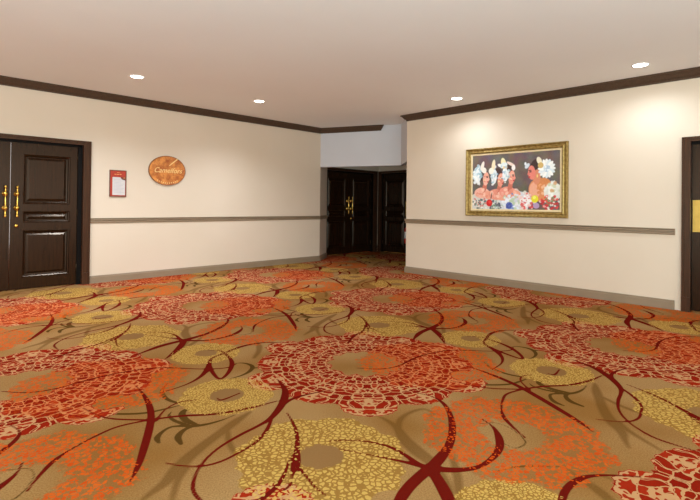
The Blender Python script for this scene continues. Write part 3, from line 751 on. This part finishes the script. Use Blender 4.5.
# ------------------------------------------------------------------ oval wooden sign
sg = empty('wall_sign', at_wall('L', 3.305, 1.732), ROT_L)
tag(sg, 'oval amber wooden sign with pale script lettering on the left wall', 'sign')
ts = NT('amber_burl'); v = ts.objco((1, 1, 1))
f = ts.noise(9, 5, v, 0.6); f2 = ts.noise(60, 3, v)
c = ts.mix(ts.step(f, 0.38, 0.62), rgb(166, 82, 24), rgb(222, 142, 66))
c = ts.mix(ts.math('MULTIPLY', ts.step(f2, 0.5, 0.75), 0.4), c, rgb(128, 66, 24))
ts.l(c, ts.b.inputs['Base Color']); ts.b.inputs['Roughness'].default_value = 0.4; ts.bump(f2, 0.3, 0.004)
M_cream = paint_mat('pale_gold_lettering', rgb(246, 206, 136), rgb(236, 192, 118), 0.45, 20, 0)
M_rim = paint_mat('sign_rim', rgb(150, 92, 44), rgb(120, 74, 36), 0.45, 20, 0.1)
def oval(bm, rx, rz, prof, seg=64):
    rings = [[bm.verts.new(((rx-i)*math.cos(2*math.pi*k/seg), y, (rz-i)*math.sin(2*math.pi*k/seg))) for k in range(seg)] for i, y in prof]
    for a, b in zip(rings, rings[1:]):
        for k in range(seg): bm.faces.new((a[k], a[(k+1) % seg], b[(k+1) % seg], b[k]))
    return rings
bm = bmesh.new(); R_ = oval(bm, 0.306, 0.242, [(0.0, 0.0), (0.0, -0.02), (0.006, -0.026), (0.012, -0.024)]); bm.faces.new(R_[-1])
obj('board', bm, ts.m, sg)
bm = bmesh.new(); R_ = oval(bm, 0.308, 0.244, [(0, -0.001), (0, -0.024), (0.005, -0.030), (0.011, -0.025)])
obj('rim', bm, M_rim, sg, smooth=True)
letters(sg, 'Camelfors', M_cream, 0.118, 0.005, -0.025, -0.035, shear=0.35, ext=0.004, sx=0.95)
bm = bmesh.new()                               # pale diagonal wedge at the upper right
vs = [bm.verts.new(p) for p in ((0.02, -0.027, 0.085), (0.160, -0.027, 0.210), (0.178, -0.027, 0.198), (0.034, -0.027, 0.082))]
bm.faces.new(vs); r_ = bmesh.ops.extrude_face_region(bm, geom=bm.faces[:])
for q in r_['geom']:
    if isinstance(q, bmesh.types.BMVert): q.co.y = -0.023
obj('pale_wedge', bm, M_cream, sg)
bm = bmesh.new()
for k in range(11):
    a = math.radians(-128+k*7.6); x, z = 0.262*math.cos(a), 0.205*math.sin(a)
    boxes(bm, [(x-0.007, x+0.007, -0.028, -0.022, z-0.008, z+0.008)])
obj('lower_lettering', bm, M_cream, sg)

# ------------------------------------------------------------------ red notice board
nb = empty('notice_board', at_wall('L', 2.418, 1.287), ROT_L)
tag(nb, 'small red notice frame with a white sheet beside the left doors', 'notice')
NW, NH = 0.244, 0.408
M_red = paint_mat('red_panel', rgb(178, 52, 28), rgb(164, 46, 24), 0.4, 8, 0)
M_frame = paint_mat('notice_frame', rgb(120, 60, 40), rgb(104, 52, 34), 0.4, 8, 0)
bx('board', [(0.006, NW-0.006, -0.014, 0, 0.006, NH-0.006)], M_red, nb)
bx('frame', [(0, 0.012, -0.022, 0, 0, NH), (NW-0.012, NW, -0.022, 0, 0, NH), (0.012, NW-0.012, -0.022, 0, 0, 0.012), (0.012, NW-0.012, -0.022, 0, NH-0.012, NH)], M_frame, nb, bevel=0.002)
M_paper = paint_mat('paper', rgb(206, 196, 188), rgb(200, 190, 184), 0.7, 20, 0)
M_ink = paint_mat('grey_print', rgb(176, 172, 176), rgb(164, 160, 166), 0.7, 20, 0)
sheet = bx('paper_sheet', [(0.042, NW-0.018, -0.017, -0.014, 0.026, 0.300)], M_paper, nb)
bx('print_lines', [(0.062, NW-0.036-(k % 3)*0.02, -0.0176, -0.0168, 0.262-k*0.022, 0.266-k*0.022) for k in range(10)], M_ink, sheet)
M_gtext = paint_mat('gold_print', rgb(226, 150, 96), rgb(214, 138, 84), 0.5, 20, 0)
bx('gold_heading', [(0.105, 0.150, -0.0165, -0.0138, 0.366, 0.373), (0.070, 0.098, -0.0165, -0.0138, 0.338, 0.350), (0.104, 0.136, -0.0165, -0.0138, 0.336, 0.349), (0.142, 0.172, -0.0165, -0.0138, 0.338, 0.350)], M_gtext, nb)
bm = bmesh.new()                               # red curl that cuts into the sheet's top right corner
n_ = 14; c0 = bm.verts.new((NW-0.012, -0.0178, 0.304)); arc = [bm.verts.new((NW-0.012-0.075*math.cos(k/n_*math.pi/2), -0.0178, 0.304-0.050*math.sin(k/n_*math.pi/2))) for k in range(n_+1)]
for a, b in zip(arc, arc[1:]): bm.faces.new((c0, a, b))
obj('corner_curl', bm, M_frame, nb)
bx('corner_mark', [(NW-0.044, NW-0.020, -0.0186, -0.0178, 0.286, 0.298)], M_gtext, nb)

# ------------------------------------------------------------------ fire extinguisher on the door at the right of the recess
M_exr = paint_mat('red_enamel', rgb(196, 40, 26), rgb(180, 34, 22), 0.3, 6, 0)
ex = empty('fire_extinguisher', CORNER+dv*1.00-Vector((CA, SA, 0))*0.06, ROT_R)
tag(ex, 'red fire extinguisher with a white label, mostly hidden behind the right wall end', 'fire extinguisher')
bm = bmesh.new(); lathe(bm, [(0.05, 0.27), (0.062, 0.285), (0.066, 0.31), (0.066, 0.60), (0.06, 0.635), (0.035, 0.665), (0.02, 0.68)], 'Z', (0, 0, 0), 24)
obj('cylinder', bm, M_exr, ex, smooth=True)
bm = bmesh.new(); lathe(bm, [(0.0665, 0.40), (0.0668, 0.401), (0.0668, 0.56), (0.0665, 0.561)], 'Z', (0, 0, 0), 24); obj('label_band', bm, M_white, ex, smooth=True)
bx('valve', [(-0.014, 0.014, -0.014, 0.014, 0.68, 0.72), (-0.05, 0.02, -0.01, 0.01, 0.72, 0.735), (-0.05, 0.02, -0.008, 0.008, 0.745, 0.755)], M_dark, ex, bevel=0.002)
bx('wall_bracket', [(-0.03, 0.03, 0.06, 0.116, 0.30, 0.62)], M_silver, ex)
